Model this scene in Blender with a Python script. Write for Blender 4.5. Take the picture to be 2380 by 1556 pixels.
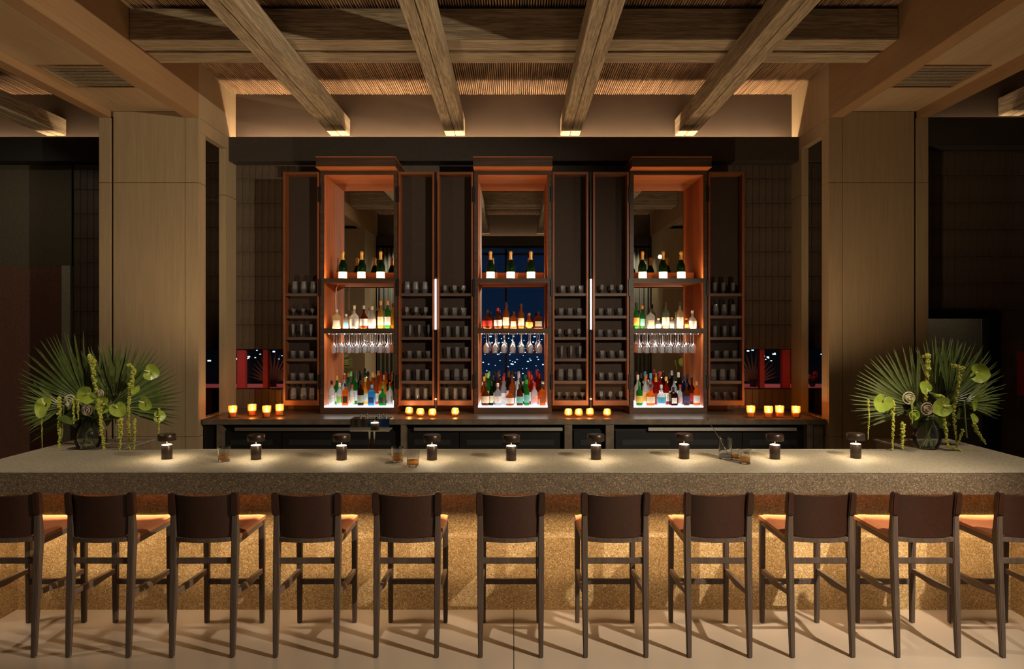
import bpy, bmesh, math, random
from mathutils import Vector, Matrix, Euler
R = math.radians
random.seed(7)
C = bpy.context.scene.collection
for o in list(bpy.data.objects): bpy.data.objects.remove(o)

# ------------------------------------------------------------------ camera
cam = bpy.data.cameras.new('camera'); cam_o = bpy.data.objects.new('camera', cam); C.objects.link(cam_o)
cam.sensor_fit = 'HORIZONTAL'; cam.sensor_width = 36; cam.lens = 1587/2380*36
cam.shift_x = -4/2380; cam.shift_y = -16/2380; cam.clip_start = .05; cam.clip_end = 2000
cam_o.location = (0, 0, 2); cam_o.rotation_euler = (R(90), 0, 0)
bpy.context.scene.camera = cam_o

# ------------------------------------------------------------------ world, exposure
sc = bpy.context.scene
w = bpy.data.worlds.new('night_sky'); sc.world = w; w.use_nodes = True
wn = w.node_tree; bg = wn.nodes['Background']
geo = wn.nodes.new('ShaderNodeTexCoord'); sep = wn.nodes.new('ShaderNodeSeparateXYZ')
rmp = wn.nodes.new('ShaderNodeValToRGB')
wn.links.new(geo.outputs['Generated'], sep.inputs[0]); wn.links.new(sep.outputs['Z'], rmp.inputs[0])
rmp.color_ramp.elements[0].position = 0.0; rmp.color_ramp.elements[0].color = (.012, .040, .11, 1)
rmp.color_ramp.elements[1].position = .5; rmp.color_ramp.elements[1].color = (.002, .008, .03, 1)
wn.links.new(rmp.outputs[0], bg.inputs[0]); bg.inputs[1].default_value = .35
sc.view_settings.view_transform = 'Standard'; sc.view_settings.look = 'None'
sc.view_settings.exposure = 0; sc.view_settings.gamma = 1; sc.view_settings.use_curve_mapping = False

# ------------------------------------------------------------------ main lights
WARM = (1.0, .70, .42); WARM2 = (1.0, .63, .34); NEUT = (1.0, .82, .6)
def aim(o, target):
    o.rotation_euler = (Vector(target) - o.location).to_track_quat('-Z', 'Y').to_euler()
def spot(name, loc, target, energy, size, blend, col=WARM, rad=.04):
    l = bpy.data.lights.new(name, 'SPOT'); l.energy = energy; l.spot_size = R(size); l.spot_blend = blend
    l.color = col; l.shadow_soft_size = rad
    o = bpy.data.objects.new(name, l); C.objects.link(o); o.location = loc; aim(o, target); return o
def area(name, loc, target, energy, sx, sy, col=WARM, spread=180, shape='RECTANGLE'):
    l = bpy.data.lights.new(name, 'AREA'); l.energy = energy; l.shape = shape; l.size = sx; l.size_y = sy
    l.color = col; l.spread = R(spread)
    o = bpy.data.objects.new(name, l); C.objects.link(o); o.location = loc; aim(o, target); return o
def point(name, loc, energy, col=WARM, rad=.02):
    l = bpy.data.lights.new(name, 'POINT'); l.energy = energy; l.color = col; l.shadow_soft_size = rad
    o = bpy.data.objects.new(name, l); C.objects.link(o); o.location = loc; return o
# ceiling spot over the guests' side, right of the camera: rakes stools, bar front and floor
spot('ceiling_spot', (3.1, 2.27, 3.5), (-1.0, 4.6, .3), 930, 112, .5, NEUT, .035)
# spots on the two flower arrangements
spot('flower_spot', (-4.9, 3.6, 4.1), (-3.3, 5.1, 1.1), 230, 40, .5, NEUT, .03)
spot('flower_spot', (4.9, 4.0, 4.1), (3.35, 5.1, 1.1), 270, 40, .5, NEUT, .03)
# weak out-of-view fill added to lift the ceiling; strong uplighters in the bartenders' aisle
for sx in (-1, 1):
    spot('ceiling_fill', (sx*1.85, 1.2, 1.9), (sx*2.6, 2.6, 4.8), 14, 140, .8, WARM, .15)
    spot('aisle_uplighter', (sx*2.75, 6.12, .97), (sx*2.85, 6.2, 4.4), 92, 140, .7, WARM, .06)
spot('bay_fill', (-5.9, 6.4, 4.5), (-5.9, 8.4, 1.6), 24, 100, .8, NEUT, .05)  # added fill, lifts the left bay out of black
spot('bay_fill', (5.6, 5.4, 4.5), (5.6, 7.6, 1.6), 40, 100, .8, NEUT, .05)  # same added fill for the right bay
spot('corridor_downlight', (4.95, 7.95, 2.9), (4.95, 8.3, 1.0), 14, 120, .8, NEUT, .05)
for sx in (-1, 1): spot('curtain_fill', (sx*2.9, .35, 4.4), (sx*2.95, -.3, 1.8), 110, 70, .8, NEUT, .04)  # unseen fill added to brighten the mirrored curtains
# strip under the front lip of the bar top
area('bar_strip', (0, 4.60, .8855), (0, 4.80, 0), 28, 7.0, .015, (1, .68, .38), 78)
# cove strips behind the ledges
CV = (1.0, .70, .44)
area('cove_light', (0, 8.307, 4.14), (0, 8.307, 6), 62, 6.7, .012, CV, 160)
area('cove_wall_wash', (0, 8.37, 4.17), (0, 8.40, 4.2), 30, 6.7, .012, CV, 160)
area('cove_light', (-6.3, 8.345, 4.14), (-6.3, 8.395, 4.215), 26, 3.4, .03, CV, 170)
area('cove_light', (6.3, 7.565, 4.14), (6.3, 7.615, 4.215), 9, 3.4, .03, CV, 170)
area('cove_light', (0, -.50, 4.13), (0, -.56, 4.2), 20, 5.6, .03, CV, 170)

# ------------------------------------------------------------------ materials
def lin(c): return tuple((v/255/12.92 if v/255 <= .04045 else ((v/255+.055)/1.055)**2.4) for v in c)
MATS = {}
def newmat(name):
    m = bpy.data.materials.new(name); m.use_nodes = True; MATS[name] = m
    nt = m.node_tree; b = nt.nodes['Principled BSDF']; return m, nt, b
def N(nt, typ, **kw):
    n = nt.nodes.new(typ)
    for k, v in kw.items():
        if k.startswith('i_'): n.inputs[k[2:].replace('_', ' ')].default_value = v
        else: setattr(n, k, v)
    return n
def ramp(nt, fac, stops):
    r = nt.nodes.new('ShaderNodeValToRGB'); e = r.color_ramp.elements
    while len(e) < len(stops): e.new(.5)
    for i, (p, c) in enumerate(stops): e[i].position = p; e[i].color = (*c, 1) if len(c) == 3 else c
    nt.links.new(fac, r.inputs[0]); return r.outputs[0]
def bump(nt, b, h, strength, dist=.01):
    n = N(nt, 'ShaderNodeBump'); n.inputs['Strength'].default_value = strength; n.inputs['Distance'].default_value = dist
    nt.links.new(h, n.inputs['Height']); nt.links.new(n.outputs[0], b.inputs['Normal'])
def plain(name, c, rough=.5, metal=0, noise=.12, ns=30, spec=.5, bmp=0):
    m, nt, b = newmat(name)
    tc = N(nt, 'ShaderNodeTexCoord'); nz = N(nt, 'ShaderNodeTexNoise'); nz.inputs['Scale'].default_value = ns
    nt.links.new(tc.outputs['Object'], nz.inputs['Vector'])
    c0 = tuple(v*(1-noise) for v in c); c1 = tuple(min(1, v*(1+noise)) for v in c)
    nt.links.new(ramp(nt, nz.outputs['Fac'], [(.3, c0), (.7, c1)]), b.inputs['Base Color'])
    b.inputs['Roughness'].default_value = rough; b.inputs['Metallic'].default_value = metal
    b.inputs['Specular IOR Level'].default_value = spec
    if bmp: bump(nt, b, nz.outputs['Fac'], bmp)
    return m
def wood(name, light, dark, axis='Z', rough=.5, grain=1.0, bmp=.15, contrast=.5, spec=.4):
    m, nt, b = newmat(name)
    tc = N(nt, 'ShaderNodeTexCoord'); mp = N(nt, 'ShaderNodeMapping')
    s = {'X': (.6, 14, 14), 'Y': (14, .6, 14), 'Z': (14, 14, .6)}[axis]
    mp.inputs['Scale'].default_value = tuple(v*grain for v in s)
    nt.links.new(tc.outputs['Object'], mp.inputs[0])
    n1 = N(nt, 'ShaderNodeTexNoise'); n1.inputs['Scale'].default_value = 1.2; n1.inputs['Detail'].default_value = 5
    n1.inputs['Distortion'].default_value = .6
    nt.links.new(mp.outputs[0], n1.inputs['Vector'])
    m2 = N(nt, 'ShaderNodeMath', operation='MULTIPLY'); m2.inputs[1].default_value = 9
    m3 = N(nt, 'ShaderNodeMath', operation='SINE')
    nt.links.new(n1.outputs['Fac'], m2.inputs[0]); m4 = N(nt, 'ShaderNodeMath', operation='MULTIPLY'); m4.inputs[1].default_value = 2.2
    nt.links.new(m2.outputs[0], m4.inputs[0]); nt.links.new(m4.outputs[0], m3.inputs[0])
    n2 = N(nt, 'ShaderNodeTexNoise'); n2.inputs['Scale'].default_value = 5; n2.inputs['Detail'].default_value = 3
    nt.links.new(mp.outputs[0], n2.inputs['Vector'])
    mx = N(nt, 'ShaderNodeMath', operation='MULTIPLY_ADD'); mx.inputs[1].default_value = .22*contrast; mx.inputs[2].default_value = 0
    nt.links.new(m3.outputs[0], mx.inputs[0])
    ad = N(nt, 'ShaderNodeMath', operation='ADD'); nt.links.new(mx.outputs[0], ad.inputs[0]); nt.links.new(n2.outputs['Fac'], ad.inputs[1])
    nt.links.new(ramp(nt, ad.outputs[0], [(.25, dark), (.72, light)]), b.inputs['Base Color'])
    b.inputs['Roughness'].default_value = rough; b.inputs['Specular IOR Level'].default_value = spec
    if bmp: bump(nt, b, ad.outputs[0], bmp, .006)
    return m
def terrazzo(name, base, dark, lightc, scale, rough, bmp=.3):
    m, nt, b = newmat(name)
    tc = N(nt, 'ShaderNodeTexCoord'); v = N(nt, 'ShaderNodeTexVoronoi'); v.inputs['Scale'].default_value = scale
    nt.links.new(tc.outputs['Object'], v.inputs['Vector'])
    sp = N(nt, 'ShaderNodeSeparateColor'); nt.links.new(v.outputs['Color'], sp.inputs[0])
    col = ramp(nt, sp.outputs[0], [(.05, dark), (.45, base), (.8, base), (1, lightc)])
    nz = N(nt, 'ShaderNodeTexNoise'); nz.inputs['Scale'].default_value = 1.6; nz.inputs['Detail'].default_value = 5
    nt.links.new(tc.outputs['Object'], nz.inputs['Vector'])
    mixn = N(nt, 'ShaderNodeMix', data_type='RGBA', blend_type='MULTIPLY'); mixn.inputs[0].default_value = .6
    nt.links.new(col, mixn.inputs[6]); nt.links.new(ramp(nt, nz.outputs['Fac'], [(.3, (.7, .7, .7)), (.7, (1, 1, 1))]), mixn.inputs[7])
    nt.links.new(mixn.outputs[2], b.inputs['Base Color']); b.inputs['Roughness'].default_value = rough
    if bmp: bump(nt, b, v.outputs['Distance'], bmp, .004)
    return m
def emit(name, c, s):
    m, nt, b = newmat(name)
    b.inputs['Base Color'].default_value = (*c, 1); b.inputs['Emission Color'].default_value = (*c, 1)
    b.inputs['Emission Strength'].default_value = s; return m
def glassy(name, c, trans=.6, body=.25, gl=.35, rough=.04):
    """thin glass: coloured see-through + a little scattering + a clear surface reflection"""
    m = bpy.data.materials.new(name); m.use_nodes = True; nt = m.node_tree; nt.nodes.clear(); MATS[name] = m
    out = N(nt, 'ShaderNodeOutputMaterial'); t = N(nt, 'ShaderNodeBsdfTransparent'); t.inputs[0].default_value = (*c, 1)
    tl = N(nt, 'ShaderNodeBsdfTranslucent'); tl.inputs[0].default_value = (*c, 1)
    df = N(nt, 'ShaderNodeBsdfDiffuse'); df.inputs[0].default_value = (*c, 1)
    g = N(nt, 'ShaderNodeBsdfGlossy'); g.inputs[1].default_value = rough
    a = N(nt, 'ShaderNodeMixShader'); a.inputs[0].default_value = .35
    nt.links.new(tl.outputs[0], a.inputs[1]); nt.links.new(df.outputs[0], a.inputs[2])
    b_ = N(nt, 'ShaderNodeMixShader'); b_.inputs[0].default_value = body
    nt.links.new(t.outputs[0], b_.inputs[1]); nt.links.new(a.outputs[0], b_.inputs[2])
    lw = N(nt, 'ShaderNodeLayerWeight'); lw.inputs[0].default_value = gl
    c_ = N(nt, 'ShaderNodeMixShader'); nt.links.new(lw.outputs['Fresnel'], c_.inputs[0])
    nt.links.new(b_.outputs[0], c_.inputs[1]); nt.links.new(g.outputs[0], c_.inputs[2])
    nt.links.new(c_.outputs[0], out.inputs[0]); return m

M_ply_z = wood('oak_ply_upright', (.42, .32, .19), (.36, .27, .16), 'Z', .55, 1.1, .03, .35)
M_ply_y = wood('oak_ply_long', (.34, .205, .10), (.29, .17, .08), 'Y', .55, .8, .03, .3)
M_soffit = wood('pale_ply_soffit', (.44, .32, .19), (.38, .27, .155), 'Y', .55, .8, .03, .3)
M_timber_y = wood('aged_timber_long', (.44, .35, .22), (.20, .15, .09), 'Y', .75, 2.6, .45, .8)
M_timber_x = wood('aged_timber_cross', (.42, .34, .22), (.19, .145, .09), 'X', .75, 2.6, .45, .8)
M_slat = wood('reed_slats', (.44, .28, .155), (.22, .135, .075), 'Y', .7, 1.5, .1, .8)
M_cedar = wood('cedar_upright', (.50, .138, .03), (.35, .09, .017), 'Z', .6, 1.0, .05, .5, .2)
M_cedar_x = wood('cedar_cross', (.52, .16, .04), (.40, .115, .027), 'X', .6, 1.0, .05, .4, .2)
M_dark_wood = wood('dark_walnut', (.075, .042, .026), (.04, .022, .013), 'X', .45, 1.0, .05, .5)
M_rack_back = plain('dark_rack_back', (.030, .017, .011), .8)
M_stool_wood = wood('grey_brown_ash', (.13, .095, .075), (.08, .057, .045), 'Z', .5, 1.5, .1, .6)
M_seat_wood = wood('stool_rail_ash', (.19, .14, .11), (.12, .085, .065), 'Y', .5, 1.5, .1, .6)
M_leather = plain('dark_brown_leather', (.040, .0155, .009), .42, 0, .15, 60, .5, .05)
M_leather_seat = plain('tan_leather_seat', (.42, .15, .065), .45, 0, .1, 60, .5, .05)
M_tile = plain('brown_glazed_tile', (.10, .075, .055), .32, 0, .35, 5)
M_grout = plain('tile_grout', (.12, .095, .07), .9)
M_black = plain('black_metal', (.012, .012, .013), .4, .3)
M_blackwall = plain('black_paint', (.012, .011, .011), .6)
M_fascia = plain('dark_bronze_fascia', (.040, .034, .029), .5)
M_frieze = plain('brown_plaster', (.10, .070, .047), .85, 0, .06, 3)
M_steel = plain('brushed_steel', (.55, .52, .46), .45, 1, .05)
M_chrome = plain('polished_chrome', (.45, .44, .42), .04, 1, .02)
M_bronze = plain('dark_bronze', (.050, .034, .026), .35, .6, .1)
M_mirror, _nt, _b = newmat('mirror_glass'); _b.inputs['Base Color'].default_value = (.78, .8, .8, 1); _b.inputs['Metallic'].default_value = 1; _b.inputs['Roughness'].default_value = .0
M_top = terrazzo('honed_stone_top', (.31, .275, .205), (.22, .195, .145), (.38, .34, .26), 140, .68, 0)
M_top.node_tree.nodes['Principled BSDF'].inputs['Specular IOR Level'].default_value = .3
M_apron = terrazzo('fine_terrazzo', (.165, .125, .083), (.08, .06, .04), (.38, .30, .20), 170, .5, .2)
M_panel = terrazzo('golden_pebble_render', (.50, .35, .17), (.28, .185, .08), (.80, .62, .36), 150, .55, .3)
M_floor, nt, b = newmat('polished_limestone')
tc = N(nt, 'ShaderNodeTexCoord'); nz = N(nt, 'ShaderNodeTexNoise'); nz.inputs['Scale'].default_value = 1.2; nz.inputs['Detail'].default_value = 6
nt.links.new(tc.outputs['Object'], nz.inputs['Vector'])
nt.links.new(ramp(nt, nz.outputs['Fac'], [(.3, (.36, .305, .25)), (.7, (.43, .37, .31))]), b.inputs['Base Color'])
b.inputs['Roughness'].default_value = .28
M_backcounter = plain('dark_stone', (.15, .118, .085), .3, 0, .25, 12)
M_curtain = plain('grey_green_curtain', (.20, .20, .165), .9)
M_led = emit('led_diffuser', (.92, .95, 1.0), 5)
M_box = emit('light_box_top', (.93, .94, 1.0), 3.2)
M_glass = glassy('clear_glass', (.95, .97, .98), .6, .16, .4)
M_glass_dim = glassy('rack_glass', (.98, .98, .98), .6, .13, .33, .08)
M_window = glassy('window_glass', (.9, .92, .95), .6, .01, .12)
M_amber_glass = glassy('amber_votive_glass', (1.0, .66, .32), .6, .22, .25)
M_flame = emit('candle_flame', (1.0, .72, .38), 60)
M_wax = plain('candle_wax', (.9, .8, .62), .5)
M_clear = bpy.data.materials.new('solid_clear_glass'); M_clear.use_nodes = True
b = M_clear.node_tree.nodes['Principled BSDF']; b.inputs['Transmission Weight'].default_value = 1; b.inputs['Roughness'].default_value = .0; b.inputs['IOR'].default_value = 1.45
M_whisky = glassy('whisky', (1.0, .66, .22), .6, .3, .1)
M_leaf = plain('palm_green', (.075, .108, .026), .42, 0, .3, 9)
M_leaf2 = plain('palm_grey_green', (.13, .165, .05), .4, 0, .3, 9)
M_anth = plain('lime_spathe', (.27, .36, .045), .3, 0, .15, 12)
M_spadix = plain('cream_spadix', (.7, .72, .35), .5)
M_tassel = plain('amaranth_green', (.36, .38, .05), .7, 0, .35, 60)
M_rose = plain('cream_petals', (.52, .50, .34), .6)
M_stem = plain('plant_stem', (.16, .2, .06), .5)
M_red = plain('red_frame', (.42, .035, .045), .5)
M_pink = plain('pink_lit_table', (.60, .30, .26), .35)

# ------------------------------------------------------------------ mesh helpers
class MB:
    def __init__(s): s.v = []; s.f = []
    def box(s, x0, x1, y0, y1, z0, z1):
        i = len(s.v)
        s.v += [(x0, y0, z0), (x1, y0, z0), (x1, y1, z0), (x0, y1, z0), (x0, y0, z1), (x1, y0, z1), (x1, y1, z1), (x0, y1, z1)]
        s.f += [(i, i+3, i+2, i+1), (i+4, i+5, i+6, i+7), (i, i+1, i+5, i+4), (i+1, i+2, i+6, i+5), (i+2, i+3, i+7, i+6), (i+3, i, i+4, i+7)]
        return s
    def lathe(s, prof, seg=16, c=(0, 0, 0), a0=0, a1=2*math.pi, cap=True, ex=1, ey=1, rot=0):
        full = abs(a1-a0-2*math.pi) < 1e-5; n = seg if full else seg+1; i = len(s.v)
        for r, z in prof:
            for k in range(n):
                a = a0+(a1-a0)*k/seg+rot
                s.v.append((c[0]+r*ex*math.cos(a), c[1]+r*ey*math.sin(a), c[2]+z))
        for j in range(len(prof)-1):
            for k in range(seg):
                k2 = (k+1) % n if full else k+1
                s.f.append((i+j*n+k, i+j*n+k2, i+(j+1)*n+k2, i+(j+1)*n+k))
        if cap and full:
            s.f.append(tuple(i+k for k in reversed(range(n)))); q = i+(len(prof)-1)*n; s.f.append(tuple(q+k for k in range(n)))
        return s
    def tube(s, pts, r, seg=8):
        pts = [Vector(p) for p in pts]; rs = r if isinstance(r, (list, tuple)) else [r]*len(pts); i = len(s.v)
        for j, p in enumerate(pts):
            d = (pts[min(j+1, len(pts)-1)]-pts[max(j-1, 0)]).normalized()
            u = d.cross(Vector((0, 0, 1)) if abs(d.z) < .9 else Vector((0, 1, 0))).normalized(); v = d.cross(u)
            for k in range(seg):
                a = 2*math.pi*k/seg; q = p+(u*math.cos(a)+v*math.sin(a))*rs[j]; s.v.append(tuple(q))
        for j in range(len(pts)-1):
            for k in range(seg):
                k2 = (k+1) % seg; s.f.append((i+j*seg+k, i+j*seg+k2, i+(j+1)*seg+k2, i+(j+1)*seg+k))
        s.f.append(tuple(i+k for k in reversed(range(seg)))); q = i+(len(pts)-1)*seg; s.f.append(tuple(q+k for k in range(seg)))
        return s
    def beam(s, pts, ws):
        """square-section member through pts with (wx, wy) half sizes"""
        i = len(s.v)
        for (x, y, z), (a, b_) in zip(pts, ws): s.v += [(x-a, y-b_, z), (x+a, y-b_, z), (x+a, y+b_, z), (x-a, y+b_, z)]
        for j in range(len(pts)-1):
            for k in range(4): k2 = (k+1) % 4; s.f.append((i+j*4+k, i+j*4+k2, i+j*4+4+k2, i+j*4+4+k))
        s.f.append((i+3, i+2, i+1, i)); q = i+4*(len(pts)-1); s.f.append((q, q+1, q+2, q+3)); return s
    def blob(s, c, r, sub=0):
        t = (1+5**.5)/2; i = len(s.v); L = math.sqrt(1+t*t)
        vs = [(-1, t, 0), (1, t, 0), (-1, -t, 0), (1, -t, 0), (0, -1, t), (0, 1, t), (0, -1, -t), (0, 1, -t), (t, 0, -1), (t, 0, 1), (-t, 0, -1), (-t, 0, 1)]
        s.v += [(c[0]+a*r/L, c[1]+b_*r/L, c[2]+d*r/L) for a, b_, d in vs]
        s.f += [tuple(i+q for q in f) for f in [(0, 11, 5), (0, 5, 1), (0, 1, 7), (0, 7, 10), (0, 10, 11), (1, 5, 9), (5, 11, 4), (11, 10, 2), (10, 7, 6), (7, 1, 8), (3, 9, 4), (3, 4, 2), (3, 2, 6), (3, 6, 8), (3, 8, 9), (4, 9, 5), (2, 4, 11), (6, 2, 10), (8, 6, 7), (9, 8, 1)]]
        return s
    def build(s, name, mat, parent=None, smooth=False, bev=0, loc=None, seg=2):
        me = bpy.data.meshes.new(name)
        me.from_pydata(s.v, [], s.f)
        if bev:
            bm = bmesh.new(); bm.from_mesh(me)
            bmesh.ops.bevel(bm, geom=bm.edges[:], offset=bev, segments=seg, affect='EDGES', clamp_overlap=True)
            bm.to_mesh(me); bm.free()
        me.materials.append(mat)
        if smooth:
            for p in me.polygons: p.use_smooth = True
            try: me.set_sharp_from_angle(angle=R(40))
            except Exception: pass
        o = bpy.data.objects.new(name, me); C.objects.link(o)
        if parent: o.parent = parent
        if loc: o.location = loc
        return o
def empty(name, label, cat, loc=(0, 0, 0), rz=0, group=None):
    o = bpy.data.objects.new(name, None); C.objects.link(o); o.location = loc; o.rotation_euler = (0, 0, rz)
    o.empty_display_size = .1
    return tag(o, label, cat, group)
def tag(o, label=None, cat=None, group=None, kind=None):
    if label: o['label'] = label
    if cat: o['category'] = cat
    if group: o['group'] = group
    if kind: o['kind'] = kind
    return o
CH = {}
def dup(o, parent=None):
    c = o.copy(); C.objects.link(c); c.parent = parent
    kids = CH.get(o.name)
    if kids is None: kids = CH[o.name] = [q for q in bpy.data.objects if q.parent == o]
    for k in kids: dup(k, c)
    return c
def bx(name, mat, x0, x1, y0, y1, z0, z1, parent=None, bev=0, kind=None):
    o = MB().box(x0, x1, y0, y1, z0, z1).build(name, mat, parent, bev=bev)
    if kind: o['kind'] = kind
    return o
ORD = ['first', 'second', 'third', 'fourth', 'fifth', 'sixth', 'seventh', 'eighth', 'ninth', 'tenth', 'eleventh', 'twelfth', 'thirteenth', 'fourteenth', 'fifteenth']

# ------------------------------------------------------------------ floor
ZC = 4.87
fl = bpy.data.objects.new('floor', None); C.objects.link(fl); fl['kind'] = 'structure'
bx('slab', M_floor, -8.5, -.0035, -.7, 9.9, -.05, 0, fl); bx('slab', M_floor, .0035, 8.5, -.7, 9.9, -.05, 0, fl)
bx('joint', M_grout, -.0036, .0036, -.7, 9.9, -.05, -.004, fl)

# ------------------------------------------------------------------ ceiling with reed slats
ce = bpy.data.objects.new('ceiling', None); C.objects.link(ce); ce['kind'] = 'structure'
bx('ceiling_board', M_blackwall, -8.5, 8.5, -.7, 9.9, ZC+.03, ZC+.1, ce)
for (xa, xb, ya, yb) in ((-3.42, 3.42, -.7, 8.4), (-8.5, -4.5, 3, 8.4), (4.5, 8.5, 3, 7.6)):
    mb = MB(); x = xa; k = 0
    while x < xb-.01:
        wd = .016+.006*random.random(); h = .008+.008*random.random()
        i = len(mb.v)
        mb.v += [(x, ya, ZC+.032), (x, yb, ZC+.032), (x+wd*.25, ya, ZC+.012-h), (x+wd*.25, yb, ZC+.012-h), (x+wd*.8, ya, ZC+.012-h), (x+wd*.8, yb, ZC+.012-h), (x+wd, ya, ZC+.032), (x+wd, yb, ZC+.032)]
        mb.f += [(i, i+2, i+3, i+1), (i+2, i+4, i+5, i+3), (i+4, i+6, i+7, i+5)]
        x += wd+.005
    o = mb.build('reed_slats', M_slat, ce); o['kind'] = 'stuff'

# ------------------------------------------------------------------ walls
S = 'structure'
YB = 8.42
def tiles(parent, x0, x1, z0, z1, y, tw=.0795, th=.30, limit=300, skip=None, zs=None):
    """stack-bonded upright tiles, each its own object"""
    me = {}
    cnt = 0; n = int(round((x1-x0)/tw)); tw = (x1-x0)/n
    z = z0
    while z < z1-.02:
        h = min(th, z1-z)
        for k in range(n):
            if cnt >= limit: return
            key = round(h, 3)
            if key not in me:
                m = MB().box(.002, tw-.002, -.012, 0, .002, h-.002); o = m.build('tile', M_tile, parent, bev=.0015, seg=1); me[key] = o
            else:
                o = me[key].copy(); C.objects.link(o); o.parent = parent
            o.location = (x0+k*tw, y+random.uniform(-.0015, .0015), z); cnt += 1
            o.rotation_euler = (random.uniform(-.006, .006), 0, random.uniform(-.012, .012))
        z += h
# back wall: z bands leave the low strip window (1.243-1.735) open outside the cabinets
wb = bpy.data.objects.new('wall_back', None); C.objects.link(wb); wb['kind'] = S
bx('wall_face', M_grout, -5.42, 4.5, YB, YB+.1, 1.735, 4.05, wb)
bx('wall_face', M_grout, -5.42, 4.5, YB, YB+.1, 0, 1.243, wb)
bx('wall_face', M_grout, -2.75, 2.75, YB, YB+.1, 1.243, 1.735, wb)
bx('wall_face', M_grout, -5.42, -4.35, YB, YB+.1, 1.243, 1.735, wb)
bx('upper_wall', M_frieze, -8.5, 4.5, YB-.02, YB+.1, 4.05, ZC+.03, wb)
wl = bpy.data.objects.new('wall_back_left_tiles', None)
tiles(wb, -3.42, -2.70, 1.735, 4.03, YB, limit=120)
tiles(wb, 2.70, 3.42, 1.735, 4.03, YB, limit=120)
tiles(wb, -3.42, -2.70, 1.0, 1.243, YB); tiles(wb, 2.70, 3.42, 1.0, 1.243, YB)
# tiles glimpsed through the side openings and beside the left column
tiles(wb, -4.0, -3.50, 1.735, 4.03, YB, th=.30, limit=70); tiles(wb, 3.50, 4.0, 1.735, 4.03, YB, limit=70)
tiles(wb, -5.42, -4.84, 1.0, 3.95, YB, limit=90)
# far left bay: panel, door and jamb
bx('wall_back_panel', plain('dark_olive_panel', (.085, .072, .045), .7), -8.5, -5.44, YB-.02, YB+.1, 2.741, 4.05, None, kind=S).name = 'wall_left_bay'
bx('trim_1', plain('sage_jamb', (.32, .33, .24), .6), -5.535, -5.43, YB-.06, YB+.05, 0, 2.76, None, kind=S)
d1 = bpy.data.objects.new('door_1', None); C.objects.link(d1); d1['kind'] = S
bx('door_leaf', plain('russet_door', (.13, .06, .038), .6), -6.6, -5.54, YB-.03, YB+.04, 0, 2.74, d1)
bx('door_leaf', MATS['russet_door'], -7.7, -6.61, YB-.03, YB+.04, 0, 2.74, d1)
bx('wall_left', M_grout, -8.6, -8.5, -.7, 9.9, 0, ZC+.1, kind=S)
bx('wall_right', M_grout, 8.5, 8.6, -.7, 9.9, 0, ZC+.1, kind=S)
bx('wall_far', M_blackwall, -3.0, 3.0, 9.8, 9.9, 0, ZC+.1, kind=S)
# right bay wall in front of the corridor door
YR = 7.64
wr = bpy.data.objects.new('wall_back_right', None); C.objects.link(wr); wr['kind'] = S
bx('wall_face', M_grout, 5.30, 8.5, YR, YR+.1, 0, 4.05, wr); bx('wall_face', M_grout, 4.5, 5.30, YR, YR+.1, 2.18, 4.05, wr)
bx('upper_wall', M_frieze, 4.5, 8.5, YR-.02, YR+.1, 4.05, ZC+.03, wr)
tiles(wr, 4.52, 5.9, 2.2, 3.98, YR, tw=.08, limit=150)
tiles(wr, 5.42, 5.9, 1.0, 2.2, YR, tw=.08, limit=60)
d2 = bpy.data.objects.new('door_2', None); C.objects.link(d2); d2['kind'] = S
mb = MB().box(4.50, 5.42, YR-.05, YR+.06, 2.10, 2.19).box(5.28, 5.42, YR-.05, YR+.06, 0, 2.10)
mb.build('door_frame', M_black, d2)
bx('wall_corridor', plain('corridor_olive', (.13, .115, .075), .7), 4.3, 6.2, YR+.7, YR+.8, 0, 3.0, None, kind=S)
bx('window_3', M_red, 5.62, 6.0, YR-.02, YR+.01, 1.24, 1.735, None, kind=S)
# ledges (cove housings)
def ledge(name, x0, x1, y0, y1, zt=4.29, zb=4.0):
    mb = MB().box(x0, x1, y0, y0+.04, zb, zt).box(x0, x1, y0+.04, y1, zb, zb+.04)
    o = mb.build(name, M_fascia, bev=.003, seg=1); o['kind'] = S; return o
ledge('trim_2', -3.42, 3.42, 8.19, YB)
o = ledge('trim_3', -8.5, -4.5, 8.19, YB-.02); o.data.materials[0] = M_blackwall
o = ledge('trim_4', 4.5, 8.5, 7.42, YR-.02, 4.29, 3.98); 

# strip windows (low pass-through to the pink-lit lounge behind)
for n, sx in ((1, -1), (2, 1)):
    wi = bpy.data.objects.new('window_%d' % n, None); C.objects.link(wi); wi['kind'] = S
    def X(a, b_): return (min(sx*a, sx*b_), max(sx*a, sx*b_))
    for a, b_, nm in ((3.42, 3.325, 'red_post'), (3.10, 3.045, 'red_post')):
        xa, xb = X(a, b_); bx(nm, M_red, xa, xb, YB+.02, YB+.10, 1.25, 1.73, wi)
    xa, xb = X(4.3, 2.75); bx('sill', M_dark_wood, xa, xb, YB-.01, YB+.11, 1.225, 1.245, wi)
    bx('pane', M_window, xa, xb, YB+.06, YB+.065, 1.245, 1.735, wi)
    bx('header', M_black, xa, xb, YB-.008, YB+.11, 1.728, 1.742, wi)
    t = empty('lounge_table', 'pink-lit table beyond the strip window on the %s' % ('left' if sx < 0 else 'right'), 'table', (sx*3.6, 9.0, 0))
    bx('table_top', M_pink, -.8, .8, -.3, .3, 1.20, 1.235, t, .004); bx('pedestal', M_black, -.05, .05, -.05, .05, 0, 1.20, t)
    area('lounge_light', (sx*3.4, 8.9, 3.2), (sx*3.4, 8.95, 1.2), 9, .5, .3, (1, .30, .30), 120)
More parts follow.
